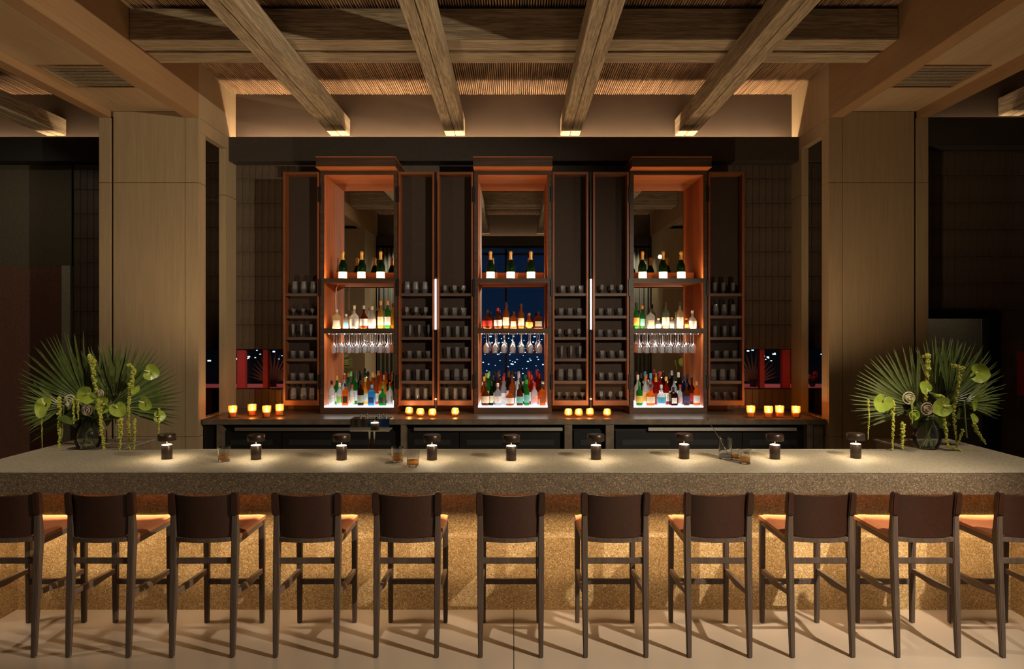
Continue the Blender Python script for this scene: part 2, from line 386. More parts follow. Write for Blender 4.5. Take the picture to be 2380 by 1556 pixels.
    # wall behind the lounge
# ------------------------------------------------------------------ columns, portal beams, soffits
for sx, side in ((-1, 'left'), (1, 'right')):
    def X(a, b_): return (min(sx*a, sx*b_), max(sx*a, sx*b_))
    col = empty('column', 'square oak-clad column %s of the back bar' % side, 'column', (0, 0, 0))
    YC = 7.41
    strips = ((3.42, 3.565), (3.57, 4.345), (4.375, 4.50))
    for (a, b_) in strips:
        xa, xb = X(a, b_)
        for z0, z1 in ((0, .815), (.82, 3.572), (3.577, 4.28 if a != 3.57 else 4.345)):
            bx('cladding_panel', M_ply_z, xa+.001, xb-.001, YC, YC+.03, z0, z1, col)
    xa, xb = X(3.44, 4.48); bx('core', M_dark_wood, xa, xb, YC+.03, YC+.15, 0, 4.3, col)
    # inner return wall with the tall opening
    xr = X(3.42, 3.50)
    for z0, z1 in ((0, .815), (.82, 3.572), (3.577, 4.13)):
        bx('return_panel', M_ply_z, xr[0], xr[1], YC+.032, 7.58, z0, z1, col)
        bx('return_panel', M_ply_z, xr[0], xr[1], 8.11, YB-.002, z0, z1, col)
    bx('return_panel', M_ply_z, xr[0], xr[1], YC+.032, YB-.002, 4.133, 4.278, col)
    bx('return_panel', M_ply_z, xr[0], xr[1], YC+.004, YB-.002, 4.282, ZC+.02, col)
    bx('return_panel', M_ply_z, xr[0], xr[1], 7.58, 8.11, 0, 1.0, col)
    # outer side
    xo = X(4.46, 4.50); bx('side_panel', M_ply_z, xo[0], xo[1], YC+.03, YB if sx < 0 else YR, 0, 4.28, col)
    xo = X(4.44, 4.46); bx('side_lining', M_blackwall, xo[0], xo[1], YC+.15, YB, 0, 4.28, col)
    # portal beam
    pb = empty('portal_beam', 'wide plywood portal beam with recessed soffit above the %s column' % side, 'beam', (0, 0, 0))
    xa, xb = X(3.42, 3.57); bx('inner_beam', M_ply_y, xa, xb, -.4, YC, 4.28, ZC+.02, pb, .002)
    xa, xb = X(4.37, 4.50); bx('outer_beam', M_ply_y, xa, xb, -.4, YC, 4.28, ZC+.02, pb, .002)
    xa, xb = X(3.571, 4.369)
    vx = X(3.66, 4.27)
    mb = MB().box(xa, xb, -.4, 6.10, 4.35, 4.39).box(xa, xb, 6.66, YC, 4.35, 4.39)
    mb.box(xa, vx[0], 6.10, 6.66, 4.35, 4.39).box(vx[1], xb, 6.10, 6.66, 4.35, 4.39)
    mb.build('soffit_board', M_soffit, pb)
    v = empty('ceiling_vent', 'slotted air vent in the soffit before the %s column' % side, 'vent', ((vx[0]+vx[1])/2, 6.38, 4.35))
    MB().box(-.305, .305, -.28, -.262, -.012, .01).box(-.305, .305, .262, .28, -.012, .01).box(-.305, -.287, -.262, .262, -.012, .01).box(.287, .305, -.262, .262, -.012, .01).build('frame', M_ply_y, v)
    mb = MB()
    for k in range(14): y = -.262+k*.038; mb.box(-.293, .293, y, y+.022, .0, .012)
    mb.build('louvres', plain('vent_louvre', (.30, .25, .17), .5) if 'vent_louvre' not in MATS else MATS['vent_louvre'], v)['kind'] = 'stuff'
    bx('duct', M_black, -.293, .293, -.268, .268, .03, .05, v)
    # column at the guests' side (seen in the mirrors)
    c2 = empty('column', 'square oak-clad column by the window wall on the %s' % side, 'column', (0, 0, 0))
    xa, xb = X(3.42, 4.50); bx('cladding', M_ply_z, xa, xb, -.2, 1.05, 0, 4.278, c2)

# ------------------------------------------------------------------ joists & cross beams
jx = [(-2.13, 'first from the left of four'), (-.717, 'second from the left of four'), (.69, 'third from the left of four'), (2.10, 'fourth from the left of four')]
for x, t_ in jx:
    j = empty('ceiling_joist', 'weathered timber joist running over the bar, %s' % t_, 'beam', (x, 0, 4.36), 0, 'timber joists over the bar')
    bx('plank', M_timber_y, -.118, -.003, -.5, YB-.022, 0, .2, j, .005); bx('plank', M_timber_y, .003, .118, -.5, YB-.022, .0015, .2, j, .005)
for x, y1, t_ in ((-5.62, YB-.022, 'left of the left column'), (5.52, YR-.022, 'right of the right column')):
    j = empty('ceiling_joist', 'dark timber joist in the side bay %s' % t_, 'beam', (x, 0, 4.36), 0, 'timber joists in the side bays')
    bx('plank', M_timber_y, -.118, -.003, 3, y1, 0, .2, j, .005); bx('plank', M_timber_y, .003, .118, 3, y1, .0015, .2, j, .005)
for (xa, xb, pl) in ((-3.418, 3.418, 'between the portal beams'), (-8.5, -4.502, 'in the left side bay'), (4.502, 8.5, 'in the right side bay')):
    for y0, y1, q in ((6.07, 6.315, 'nearer'), (6.36, 6.61, 'farther')):
        o = bx('cross_beam', M_timber_x, xa, xb, y0, y1, 4.562, 4.84, None, .005)
        tag(o, '%s of two paired timber cross beams %s' % (q, pl), 'beam', 'paired timber cross beams')
for y0, y1, q in ((1.95, 2.2, 'farther'), (2.25, 2.5, 'nearer')):
    o = bx('cross_beam', M_timber_x, -3.418, 3.418, y0, y1, 4.562, 4.84, None, .005)
    tag(o, 'timber cross beam over the guests, %s one of its pair in the mirrors' % q, 'beam', 'paired timber cross beams')

# ------------------------------------------------------------------ window wall behind the camera (seen in the mirrors)
wf = MB().box(-8.5, -2.9, -.7, -.6, 0, ZC).box(2.9, 8.5, -.7, -.6, 0, ZC).box(-2.9, 2.9, -.7, -.6, 4.0, ZC).box(-2.9, 2.9, -.7, -.6, 0, .08).build('wall_front', M_frieze); wf['kind'] = S
ledge('trim_5', -3.42, 3.42, -.36, -.6).data.materials[0] = M_fascia
w4 = bpy.data.objects.new('window_4', None); C.objects.link(w4); w4['kind'] = S
for x in (-2.0, -.2, 1.6): bx('mullion', M_black, x-.03, x+.03, -.69, -.61, .08, 4.0, w4)
bx('transom', M_black, -2.9, 2.9, -.69, -.61, 3.84, 3.90, w4)
bx('pane', M_window, -2.9, 2.9, -.66, -.655, .08, 4.0, w4)
for sx, side in ((-1, 'left'), (1, 'right')):
    mb = MB(); n = 60; i = 0
    for k in range(n+1):
        x = 2.45+.95*k/n; y = -.28+.05*math.sin(k*.95)+.015*math.sin(k*2.3)
        mb.v += [(sx*x, y, .02), (sx*x, y, 3.99)]
    mb.f = [(2*k, 2*k+2, 2*k+3, 2*k+1) for k in range(n)]
    o = mb.build('curtain', M_curtain, smooth=True); tag(o, 'grey-green pleated curtain reflected in the %s mirror' % side, 'curtain')
    m = o.modifiers.new('s', 'SOLIDIFY'); m.thickness = .006
# city lights beyond both glazed sides
def city(name, y0, y1, n, xr, zf, label):
    mb = MB(); rnd = random.Random(3)
    for k in range(n):
        y = rnd.uniform(y0, y1); x = rnd.uniform(-xr, xr)*abs(y)/40; z = 2-abs(y)*rnd.uniform(*zf); s_ = abs(y)*.0011*rnd.choice((.6, .8, 1.2))
        mb.box(x-s_*rnd.choice((1, 1, 2)), x+s_, y-s_, y+s_, z-s_*.7, z+s_*.7)
    o = mb.build(name, emit('city_light_'+name, (.55, .78, 1.0), 2.2)); o['kind'] = 'stuff'; tag(o, label, 'lights'); return o
city('city_lights', -90, -35, 900, 30, (.015, .085), 'scattered blue-white city lights beyond the window wall')
city('skyline_lights', 34, 60, 900, 30, (-.03, .05), 'scattered blue-white city lights beyond the low strip windows')

o = MB().box(-80, -20, 62, 66, -20, 40).box(-20, 22, 62, 66, -20, 40).box(22, 80, 62, 66, -20, 40).build('dark_backdrop', M_blackwall); tag(o, 'dark backdrop added to hide the sky beyond the strip windows', 'backdrop', None, 'stuff')  # plain dark boxes added to block the blue sky behind the lights

# ------------------------------------------------------------------ bar
bar = empty('bar_counter', 'long thick stone bar with pebbled front behind the stools', 'bar', (0, 0, 0))
XE = 3.76; YF = 4.54; YK = 5.37; ZT = 1.039; YP = 4.838
i_ = MB()
pts = [(-XE, YF), (XE, YF), (XE, 5.9), (3.1, 5.9), (3.1, YK), (-3.1, YK), (-3.1, 5.9), (-XE, 5.9)]
def prism(pts, z0, z1):
    m = MB(); n = len(pts); m.v = [(x, y, z0) for x, y in pts]+[(x, y, z1) for x, y in pts]
    m.f = [tuple(reversed(range(n))), tuple(range(n, 2*n))]+[(k, (k+1) % n, n+(k+1) % n, n+k) for k in range(n)]
    return m
prism(pts, 1.027, ZT).build('counter_top', M_top, bar, bev=.003, seg=2)
prism([(-XE, YF+.001), (XE, YF+.001), (XE, 5.88), (3.12, 5.88), (3.12, YK-.02), (-3.12, YK-.02), (-3.12, 5.88), (-XE, 5.88)], .887, 1.0265).build('apron', M_apron, bar, bev=.002, seg=1)
bx('front_panel', M_panel, -3.52, 3.52, YP, YP+.1, 0, .887, bar)
bx('end_panel', M_panel, -XE, -3.521, YF+.02, 5.88, 0, .887, bar); bx('end_panel', M_panel, 3.521, XE, YF+.02, 5.88, 0, .887, bar)
bx('rear_lip', M_steel, -3.09, 3.09, YK+.001, YK+.012, 1.0, ZT+.004, bar)
bx('rear_panel', M_black, -3.1, 3.1, YK-.3, YK-.25, 0, .886, bar)

# ------------------------------------------------------------------ bar stools
def make_stool():
    t = empty('bar_stool', 'x', 'stool', (0, 0, 0), 0, 'leather bar stools in a row')
    for sx in (-1, 1):   # rear (camera side) legs/posts; y=0 is the post line
        x = sx*.186
        mb = MB().beam([(x*.985, -.035, 0), (x*.99, -.018, .3), (x, 0, .62), (x, .006, .74), (x, -.002, .86), (x*1.01, -.02, 1.0)],
                       [(.0135, .014), (.0175, .019), (.0185, .023), (.0185, .025), (.016, .018), (.014, .014)])
        mb.build('rear_leg', M_stool_wood, t, bev=.004)
        mb = MB().beam([(x*1.01, -.003, .857), (x*1.02, -.012, .93), (x*1.02, -.0215, .998)], [(.0215, .025), (.0215, .024), (.019, .021)])
        mb.build('back_sleeve', M_leather, t, bev=.006, smooth=True)
        mb = MB().beam([(x, .452, 0), (x, .452, .4), (x, .450, .70)], [(.0135, .015), (.017, .019), (.0175, .021)])
        mb.build('front_leg', M_stool_wood, t, bev=.004)
        MB().box(sx*.186-.012, sx*.186+.012, .012, .452, .665, .70).build('side_rail', M_seat_wood, t, bev=.004)
        # side stretcher, lower toward the front, with a step in its underside
        mb = MB(); i = 0; n = 10; a = .011
        pr = []
        for k in range(n+1):
            u = k/n; y = .0+.448*u; zt = .392-.022*u; th = .030+.014*math.exp(-((u-.5)/.22)**2)
            mb.v += [(x-a, y-.01, zt-th), (x+a, y-.01, zt-th), (x+a, y-.01, zt), (x-a, y-.01, zt)]
        for k in range(n):
            for q in range(4): q2 = (q+1) % 4; mb.f.append((4*k+q, 4*k+q2, 4*k+4+q2, 4*k+4+q))
        mb.f += [(3, 2, 1, 0), (4*n, 4*n+1, 4*n+2, 4*n+3)]
        mb.build('side_stretcher', M_seat_wood, t)
    MB().box(-.17, .17, -.012, .008, .558, .592).build('rear_stretcher', M_stool_wood, t, bev=.003)
    MB().box(-.17, .17, .440, .464, .262, .297).build('footrest', M_stool_wood, t, bev=.003)
    MB().box(-.172, .172, .445, .462, .655, .70).build('front_rail', M_stool_wood, t, bev=.003)
    # rear rail: curved toward the camera
    mb = MB(); n = 12
    for k in range(n+1):
        u = -1+2*k/n; y = -.005-.035*(1-u*u)
        mb.v += [(u*.172, y-.009, .697), (u*.172, y+.012, .697), (u*.172, y+.012, .722), (u*.172, y-.009, .722)]
    for k in range(n):
        for q in range(4): q2 = (q+1) % 4; mb.f.append((4*k+q, 4*k+4+q, 4*k+4+q2, 4*k+q2))
    mb.f += [(0, 1, 2, 3), (4*n+3, 4*n+2, 4*n+1, 4*n)]
    mb.build('rear_rail', M_stool_wood, t)
    # backrest: leather sling bowed toward the camera, rounded lower corners
    mb = MB(); nu, nv = 18, 8
    for side in (0, 1):
        for a in range(nv+1):
            v = a/nv
            for k in range(nu+1):
                u = -1+2*k/nu; lowz = .727+.03*max(0, (abs(u)-.82)/.18)**2
                z = lowz+(.985-lowz)*v + .004*(1-u*u)*(-1 if v > .9 else 0)
                y = .0-.042*(1-abs(u)**2.3)-.020*v*v+(.007 if side else 0)
                mb.v.append((u*.172, y, z))
    W = nu+1; H = (nv+1)*W
    for a in range(nv):
        for k in range(nu):
            i = a*W+k; mb.f.append((i, i+1, i+W+1, i+W)); mb.f.append((H+i, H+i+W, H+i+W+1, H+i+1))
    for k in range(nu): mb.f.append((k, H+k, H+k+1, k+1)); i = nv*W+k; mb.f.append((i, i+1, H+i+1, H+i))
    for a in range(nv): i = a*W; mb.f.append((i, i+W, H+i+W, H+i)); i += nu; mb.f.append((i, H+i, H+i+W, i+W))
    mb.build('backrest', M_leather, t, smooth=True)
    # seat: dished upholstered pad
    mb = MB(); nu, nv = 14, 14
    for side in (0, 1):
        for a in range(nv+1):
            v = a/nv
            for k in range(nu+1):
                u = -1+2*k/nu; e = max(abs(u), abs(2*v-1)); rd = max(0, (e-.86)/.14)**2
                z = (.735-.018*(1-u*u)*(1-(2*v-1)**2)-.014*rd) if not side else .699
                mb.v.append((u*(.200), .02+.462*v, z))
    W = nu+1; H = (nv+1)*W
    for a in range(nv):
        for k in range(nu):
            i = a*W+k; mb.f.append((i, i+1, i+W+1, i+W)); mb.f.append((H+i, H+i+W, H+i+W+1, H+i+1))
    for k in range(nu): mb.f.append((k, H+k, H+k+1, k+1)); i = nv*W+k; mb.f.append((i, i+1, H+i+1, H+i))
    for a in range(nv): i = a*W; mb.f.append((i, i+W, H+i+W, H+i)); i += nu; mb.f.append((i, H+i, H+i+W, i+W))
    mb.build('seat', M_leather_seat, t, smooth=True)
    return t
st = make_stool()
cs = [18, 237, 476, 715, 947, 1187, 1429, 1668, 1905, 2148, 2390]
for i, c in enumerate(cs):
    o = st if i == 0 else dup(st)
    o.location = ((c-1194)/380, 4.176, 0); o.rotation_euler = (0, 0, R([.5, -.6, .3, .4, -.3, 0, .2, -.4, .3, -.3, .4][i]))
    if i == 0: l = 'brown leather bar stool at the left edge, cut off by the frame'
    elif i == 10: l = 'brown leather bar stool at the right edge, cut off by the frame'
    elif i == 5: l = 'brown leather bar stool seen straight from behind, middle of the row'
    else: l = 'brown leather bar stool, %s from the left end of the row' % ORD[i]
    o['label'] = l

# ------------------------------------------------------------------ back counter
bc = empty('back_counter', 'dark stone back counter carrying the cabinets and candles', 'counter', (0, 0, 0))
prism([(-3.40, 7.45), (3.40, 7.45), (3.40, YB-.02), (-3.40, YB-.02)], .94, 1.0).build('slab', M_backcounter, bc, bev=.003, seg=1)
def PX(px, y): return (px-1194)*y/1587
for a, b_ in ((503, 515), (931, 944), (1312, 1330), (1408, 1427), (1876, 1890)):
    bx('pier', M_backcounter, PX(a, 7.46), PX(b_, 7.46), 7.46, 8.3, 0, .939, bc, .002)
bx('end_filler', M_black, -3.40, PX(502, 7.5), 7.5, 8.3, 0, .939, bc); bx('end_filler', M_backcounter, PX(1891, 7.5), 3.40, 7.5, 8.3, 0, .939, bc)
for k, (a, b_, ra, rb) in enumerate(((517, 929, 545, 822), (946, 1310, 962, 1308), (1332, 1406, 0, 0), (1429, 1874, 1507, 1852))):
    f = empty('undercounter_fridge', 'black undercounter fridge, %s from the left under the back counter' % ORD[k], 'fridge', ((PX(a, 7.55)+PX(b_, 7.55))/2, 7.55, 0), 0, 'undercounter fridges')
    hw = (PX(b_, 7.55)-PX(a, 7.55))/2-.004
    bx('body', M_black, -hw, hw, .03, .6, 0, .93, f)
    nd = 3 if hw > .5 else 1
    for q in range(nd):
        x0 = -hw+q*2*hw/nd; bx('door', M_black, x0+.004, x0+2*hw/nd-.004, 0, .028, .1, .86, f, .003)
        bx('vent', plain('fridge_grey', (.02, .02, .02), .4) if 'fridge_grey' not in MATS else MATS['fridge_grey'], x0+.08, x0+2*hw/nd-.1, -.004, 0, .70, .76, f)
    if ra:
        xa = PX(ra, 7.5)-(PX(a, 7.55)+PX(b_, 7.55))/2; xb = PX(rb, 7.5)-(PX(a, 7.55)+PX(b_, 7.55))/2
        bx('rail', M_steel, xa, xb, -.05, -.035, .865, .90, f, .002)
        bx('bracket', M_steel, xa+.02, xa+.04, -.036, .03, .87, .89, f); bx('bracket', M_steel, xb-.04, xb-.02, -.036, .03, .87, .89, f)

# ------------------------------------------------------------------ cabinets
YQ = 7.9
SH = [1.398, 1.139, .89, .642, .383, .16]    # rack shelf tops above the counter
glass_kinds = {}
def glass_obj(kind):
    if kind in glass_kinds:
        o = glass_kinds[kind].copy(); C.objects.link(o); return o
    P = {'stemless tumbler': [(.024, 0), (.034, .004), (.040, .05), (.037, .10), (.034, .135)],
         'rocks glass': [(.028, 0), (.032, .004), (.036, .05), (.038, .088)],
         'small goblet': [(.026, 0), (.026, .003), (.006, .008), (.006, .018), (.026, .040), (.031, .065), (.026, .098)],
         'slender flute': [(.028, 0), (.028, .003), (.007, .010), (.012, .03), (.020, .07), (.021, .145)],
         'tapered highball': [(.021, 0), (.024, .004), (.027, .06), (.033, .135)],
         'straight highball': [(.027, 0), (.029, .004), (.029, .07), (.029, .13)],
         'small coupe': [(.024, 0), (.024, .003), (.005, .008), (.005, .03), (.022, .05), (.035, .085)]}[kind]
    inner = [(max(r-.0035, .001), z+(.012 if k == 0 else 0)) for k, (r, z) in enumerate(P)] if 'goblet' not in kind and 'flute' not in kind and 'coupe' not in kind else None
    prof = P+(list(reversed([(r-.0035, z) for r, z in P if z > .03]))+[(.001, .03)])
    if inner: prof = P+list(reversed([(r-.0035, z) for r, z in P if z > .01]))+[(.001, .016)]
    o = MB().lathe(prof, 14, cap=False).build(kind.replace(' ', '_'), M_glass_dim, smooth=True)
    glass_kinds[kind] = o
    return o
K = {'W': 'stemless tumbler', 'R': 'rocks glass', 'G': 'small goblet', 'F': 'slender flute', 'T': 'tapered highball', 'H': 'straight highball', 'M': 'small coupe'}
RACKS = [['W3', 'M3', 'F3', 'R3', 'R3', 'W3'], ['W3', 'G3', 'F3', 'R3', 'H3', 'H3'],
         ['G3', 'R3', 'H3', 'T3', 'W3', 'H3'], ['R3', 'R3', 'G3', 'F3', 'W3', 'M4'],
         ['G3', 'R3', 'R3', 'R3', 'R3', 'G3'], ['H3', 'W3', 'H3', 'R3', 'W3', 'M3']]
rackname = ['left rack of the left cabinet', 'right rack of the left cabinet', 'left rack of the middle cabinet', 'right rack of the middle cabinet', 'left rack of the right cabinet', 'right rack of the right cabinet']
shelfname = ['top', 'second', 'third', 'fourth', 'fifth', 'bottom']
def make_cabinet(cx, name, idx):
    t = empty('bar_cabinet', 'tall cedar bottle cabinet with open rack doors, %s of the three' % name, 'cabinet', (cx, YQ, 1.0), 0, 'cedar cabinets of the back bar')
    bx('plinth', M_dark_wood, -.45, .45, -.0, .49, 0, .075, t, .003)
    bx('light_box', M_box, -.402, .402, -.005, .465, .076, .09, t)
    for sx in (-1, 1):
        xa, xb = sorted((sx*.405, sx*.446)); bx('side_panel', M_cedar, xa, xb, .012, .49, .076, 2.815, t)
        xa, xb = sorted((sx*.403, sx*.448)); bx('front_post', M_dark_wood, xa, xb, -.012, .011, .076, 2.815, t, .002)
        for z0, z1 in ((2.45, 2.63), (1.36, 1.56), (.29, .46)):
            xa, xb = sorted((sx*.435, sx*.466)); bx('hinge', M_black, xa, xb, -.03, -.0125, z0, z1, t, .002)
    bx('top_panel', M_cedar_x, -.403, .403, .012, .47, 2.766, 2.812, t); bx('top_rail', M_dark_wood, -.403, .403, -.012, .011, 2.77, 2.815, t)
    bx('crown', M_dark_wood, -.447, .447, -.18, .5, 2.826, 2.925, t)
    mb = MB().box(-.45, .45, -.185, .5, 2.815, 2.8255).box(-.45, .45, -.185, .5, 2.9255, 2.936); mb.build('crown_trim', M_cedar_x, t)
    bx('mirror', M_mirror, -.404, .404, .47, .478, .09, 2.766, t)
    for z, nm in ((1.57, 'shelf'), (.99, 'shelf')):
        sh = bx(nm, M_cedar_x, -.4035, .4035, .035, .468, z-.045, z-.002, t)
        bx('shelf_lip', M_dark_wood, -.403, .403, -.012, .018, z-.055, z, sh, .002)
        area('shelf_light', (cx, YQ+.027, 1+z-.003), (cx, YQ+.05, 1+z+.25), 3.6 if z > 1 else 4.4, .78, .012, (1, .64, .36), 175)
    area('glass_light', (cx, YQ+.03, 1.936), (cx, YQ+.14, 1.5), 2.2, .76, .010, (1, .9, .78), 170)
    bx('riser', M_cedar_x, -.37, .37, .28, .40, 1.571, 1.66, t)
    # side rack doors
    for q, sx in enumerate((-1, 1)):
        dx = sx*(.45+.2155)
        d = MB().box(dx-.207, dx+.207, .125, .14, .10, 2.80).build('rack_door', M_rack_back, t)
        bx('stile', M_stile, dx-.207, dx-.185, -.012, .125, .10, 2.80, d); bx('stile', M_stile, dx+.185, dx+.207, -.012, .125, .10, 2.80, d)
        bx('rail', M_stile_x, dx-.185, dx+.185, -.012, .125, 2.772, 2.80, d); bx('rail', M_stile_x, dx-.185, dx+.185, -.012, .125, .10, .158, d)
        for z in SH[:5]: bx('rack_shelf', M_rack_shelf, dx-.184, dx+.184, .0, .124, z-.032, z, d, .001)
        rk = RACKS[idx*2+q]
        for r, spec in enumerate(rk):
            n = int(spec[1]); kind = K[spec[0]]
            for k in range(n):
                g = glass_obj(kind)
                gx = dx+(k-(n-1)/2)*(.108 if n == 3 else .088)+random.uniform(-.008, .008)+random.Random(r*7+q+idx).uniform(-.02, .02)
                g.location = (cx+gx, YQ+.062, 1+SH[r]+.0015); g.rotation_euler = (0, 0, random.uniform(0, 6))
                g.scale = (1, 1, random.Random(r+5*q+idx).uniform(.94, 1.04))
                tag(g, '%s, %s from left on the %s shelf, %s' % (kind, ORD[k], shelfname[r], rackname[idx*2+q]), 'glass', 'glasses in the rack doors')
    return t
M_stile = wood('cedar_stile', (.26, .08, .028), (.18, .05, .016), 'Z', .45); M_stile_x = wood('cedar_rail', (.22, .08, .03), (.15, .05, .018), 'X', .45)
M_rack_shelf = wood('rack_shelf_wood', (.11, .07, .05), (.075, .045, .032), 'X', .5)
cabs = [(-1.79, 'left'), (-.01, 'middle'), (1.79, 'right')]
for i, (cx, nm) in enumerate(cabs): make_cabinet(cx, nm, i)

# vertical light tubes
for x, nm in ((-.9, 'left'), (.89, 'right')):
    t = empty('light_tube', 'glowing white vertical light tube %s of the middle cabinet' % nm, 'lamp', (x, 7.87, 1.0))
    MB().lathe([(.0105, 0), (.0105, .58)], 12, (0, 0, .98)).build('tube', M_led, t, smooth=True)
    MB().lathe([(.014, 0), (.014, .02)], 12, (0, 0, .96)).lathe([(.014, 0), (.014, .02)], 12, (0, 0, 1.56)).build('end_cap', M_black, t)
    MB().box(-.007, .007, .016, .034, .002, 2.8).build('pole', M_black, t); bx('collar', M_steel, -.012, .012, .006, .036, .165, .185, t)

# ------------------------------------------------------------------ bottles
GL = {}
def gm(c):
    k = tuple(round(v, 3) for v in c)
    if k not in GL: GL[k] = glassy('bottle_glass_%d' % len(GL), c, .6, .5, .18, .05)
    return GL[k]
PM = {}
def pm(c):
    k = tuple(round(v, 3) for v in c)
    if k not in PM: PM[k] = plain('paper_%d' % len(PM), c, .6, 0, .05)
    return PM[k]
COL = {'clear': (.85, .88, .88), 'amber': (.62, .20, .03), 'dark amber': (.28, .07, .015), 'green': (.05, .42, .08), 'dark green': (.012, .055, .016), 'blue': (.10, .50, .85),
       'red': (.55, .03, .02), 'yellow': (.85, .60, .12), 'brown': (.10, .03, .015), 'orange': (.90, .32, .05), 'white': (.85, .85, .82), 'navy': (.03, .05, .16), 'cream': (.9, .82, .6), 'black': (.02, .02, .02), 'gold': (.75, .45, .12), 'teal': (.15, .55, .50), 'pink': (.8, .45, .45), 'silver': (.6, .6, .62), 'grey-green': (.35, .45, .35), 'lime': (.35, .75, .2)}
def bottle(style, h, r, body, lab, cap, x, y, z, label, group, labz=None, lh=None):
    t = empty('bottle', label, 'bottle', (x, y, z), random.uniform(-.15, .15), group)
    r *= 1.08
    sh = {'tall': .58, 'squat': .52, 'square': .62, 'champagne': .42, 'flask': .55, 'globe': .45}[style]; nr = .0125
    if style == 'champagne': prof = [(r*.93, 0), (r, .006), (r, h*.44), (r*.93, h*.50), (r*.66, h*.60), (r*.42, h*.72), (nr*1.15, h*.82), (nr*1.1, h*.93)]
    elif style == 'globe': prof = [(r*.7, 0), (r*.95, h*.1), (r, h*.28), (r*.85, h*.45), (r*.45, h*.56), (nr, h*.64), (nr, h*.86)]
    elif style == 'squat': prof = [(r*.95, 0), (r, .006), (r, h*.42), (r*.9, h*.52), (r*.5, h*.61), (nr, h*.68), (nr, h*.86)]
    elif style == 'flask': prof = [(r*.95, 0), (r, .006), (r, h*.5), (r*.8, h*.62), (nr*1.2, h*.72), (nr, h*.86)]
    else: prof = [(r*.95, 0), (r, .006), (r, h*sh), (r*.88, h*(sh+.05)), (r*.45, h*(sh+.12)), (nr, h*(sh+.17)), (nr, h*.88)]
    sq = style == 'square'
    seg = 4 if sq else 14
    mb = MB().lathe([(q*(1.28 if sq and q > nr*1.3 else 1), zz) for q, zz in prof], seg, rot=math.pi/4 if sq else 0, ey=.75 if style == 'flask' else 1)
    mb.build('glass_body', gm(COL[body]), t, smooth=not sq)
    c0 = h*(.84 if style != 'champagne' else .66)
    if style == 'champagne':
        MB().lathe([(.0275, h*.62), (nr*1.5, h*.78), (nr*1.45, h*.88), (nr*1.75, h*.90), (nr*1.75, h*.955), (nr*1.3, h)], 12).build('foil', M_gold, t, smooth=True)
    else:
        MB().lathe([(nr*1.25, c0), (nr*1.25, h*.985), (nr*.9, h)], 10).build('cap', pm(COL[cap]), t, smooth=True)
    if lab:
        z0 = h*.12 if labz is None else labz; z1 = z0+(h*.30 if lh is None else lh)
        if sq: MB().box(-r*.72, r*.72, -r*.915, -r*.9, z0, z1).build('paper_label', pm(COL[lab]), t)
        else:
            ey = .75 if style == 'flask' else 1
            MB().lathe([(r+.001, z0), (r+.001, z1)], 10, a0=-math.pi*.92, a1=-math.pi*.08, cap=False, ey=ey).build('paper_label', pm(COL[lab]), t, smooth=True)
    return t
M_gold = plain('gold_foil', (.85, .50, .12), .35, .5, .2)
def put(ci, row, shelf, items):
    cx, nm = cabs[ci]
    yy = {'front': .075, 'middle': .185, 'back': .30}[row]
    z = {'base': 1.0915, 'mid': 1.9895, 'top': 2.5695}[shelf]
    sn = {'base': 'glowing base', 'mid': 'middle shelf', 'top': 'top shelf'}[shelf]
    for k, it in enumerate(items):
        px, style, h, r, body, lab, cap = it[:7]
        if row != 'front': h *= 1.06
        x = PX(px, YQ+yy); desc = body + ((' with %s label' % lab) if lab else ' unlabelled')
        bottle(style, h, r, body, lab, cap, x, YQ+yy+random.uniform(-.006, .006), z, '%s bottle, %s from left, %s row, %s of %s cabinet' % (desc, ORD[k], row, sn, nm), 'bottles in the %s cabinet' % nm)
T, Q, B, F_, G_ = 'tall', 'squat', 'square', 'flask', 'globe'
put(0, 'front', 'base', [(771, T, .29, .036, 'clear', 'white', 'black'), (789, T, .26, .033, 'clear', 'lime', 'white'), (803, B, .26, .034, 'orange', 'black', 'black'), (818, T, .24, .028, 'clear', 'cream', 'red'),
    (838, T, .29, .035, 'brown', 'grey-green', 'black'), (864, B, .24, .036, 'blue', 'navy', 'blue'), (889, Q, .23, .044, 'green', 'dark green', 'green'), (907, T, .27, .030, 'clear', 'silver', 'red')])
put(0, 'middle', 'base', [(783, T, .32, .034, 'green', 'white', 'gold'), (800, T, .33, .034, 'clear', 'cream', 'red'), (824, T, .37, .036, 'green', 'white', 'dark green'), (849, G_, .30, .042, 'yellow', 'cream', 'gold'),
    (873, G_, .30, .042, 'amber', 'cream', 'brown'), (893, T, .33, .030, 'yellow', 'orange', 'gold'), (907, T, .33, .030, 'green', 'white', 'red')])
put(0, 'back', 'base', [(800, T, .34, .034, 'grey-green', 'cream', 'lime'), (822, T, .35, .034, 'dark green', 'cream', 'black'), (842, T, .34, .034, 'amber', 'yellow', 'black'), (866, T, .35, .036, 'amber', 'cream', 'gold'), (885, T, .34, .034, 'orange', 'white', 'red'), (904, T, .33, .034, 'dark green', 'white', 'black')])
put(1, 'front', 'base', [(1128, Q, .26, .043, 'dark amber', 'cream', 'brown'), (1142, T, .27, .024, 'dark green', 'cream', 'black'), (1157, T, .26, .037, 'silver', 'white', 'white'), (1185, Q, .215, .047, 'amber', 'white', 'brown'), (1208, F_, .25, .036, 'dark amber', 'teal', 'black'),
    (1224, T, .30, .030, 'green', 'teal', 'green'), (1242, F_, .27, .038, 'clear', 'pink', 'red'), (1260, B, .25, .037, 'orange', 'dark amber', 'black')])
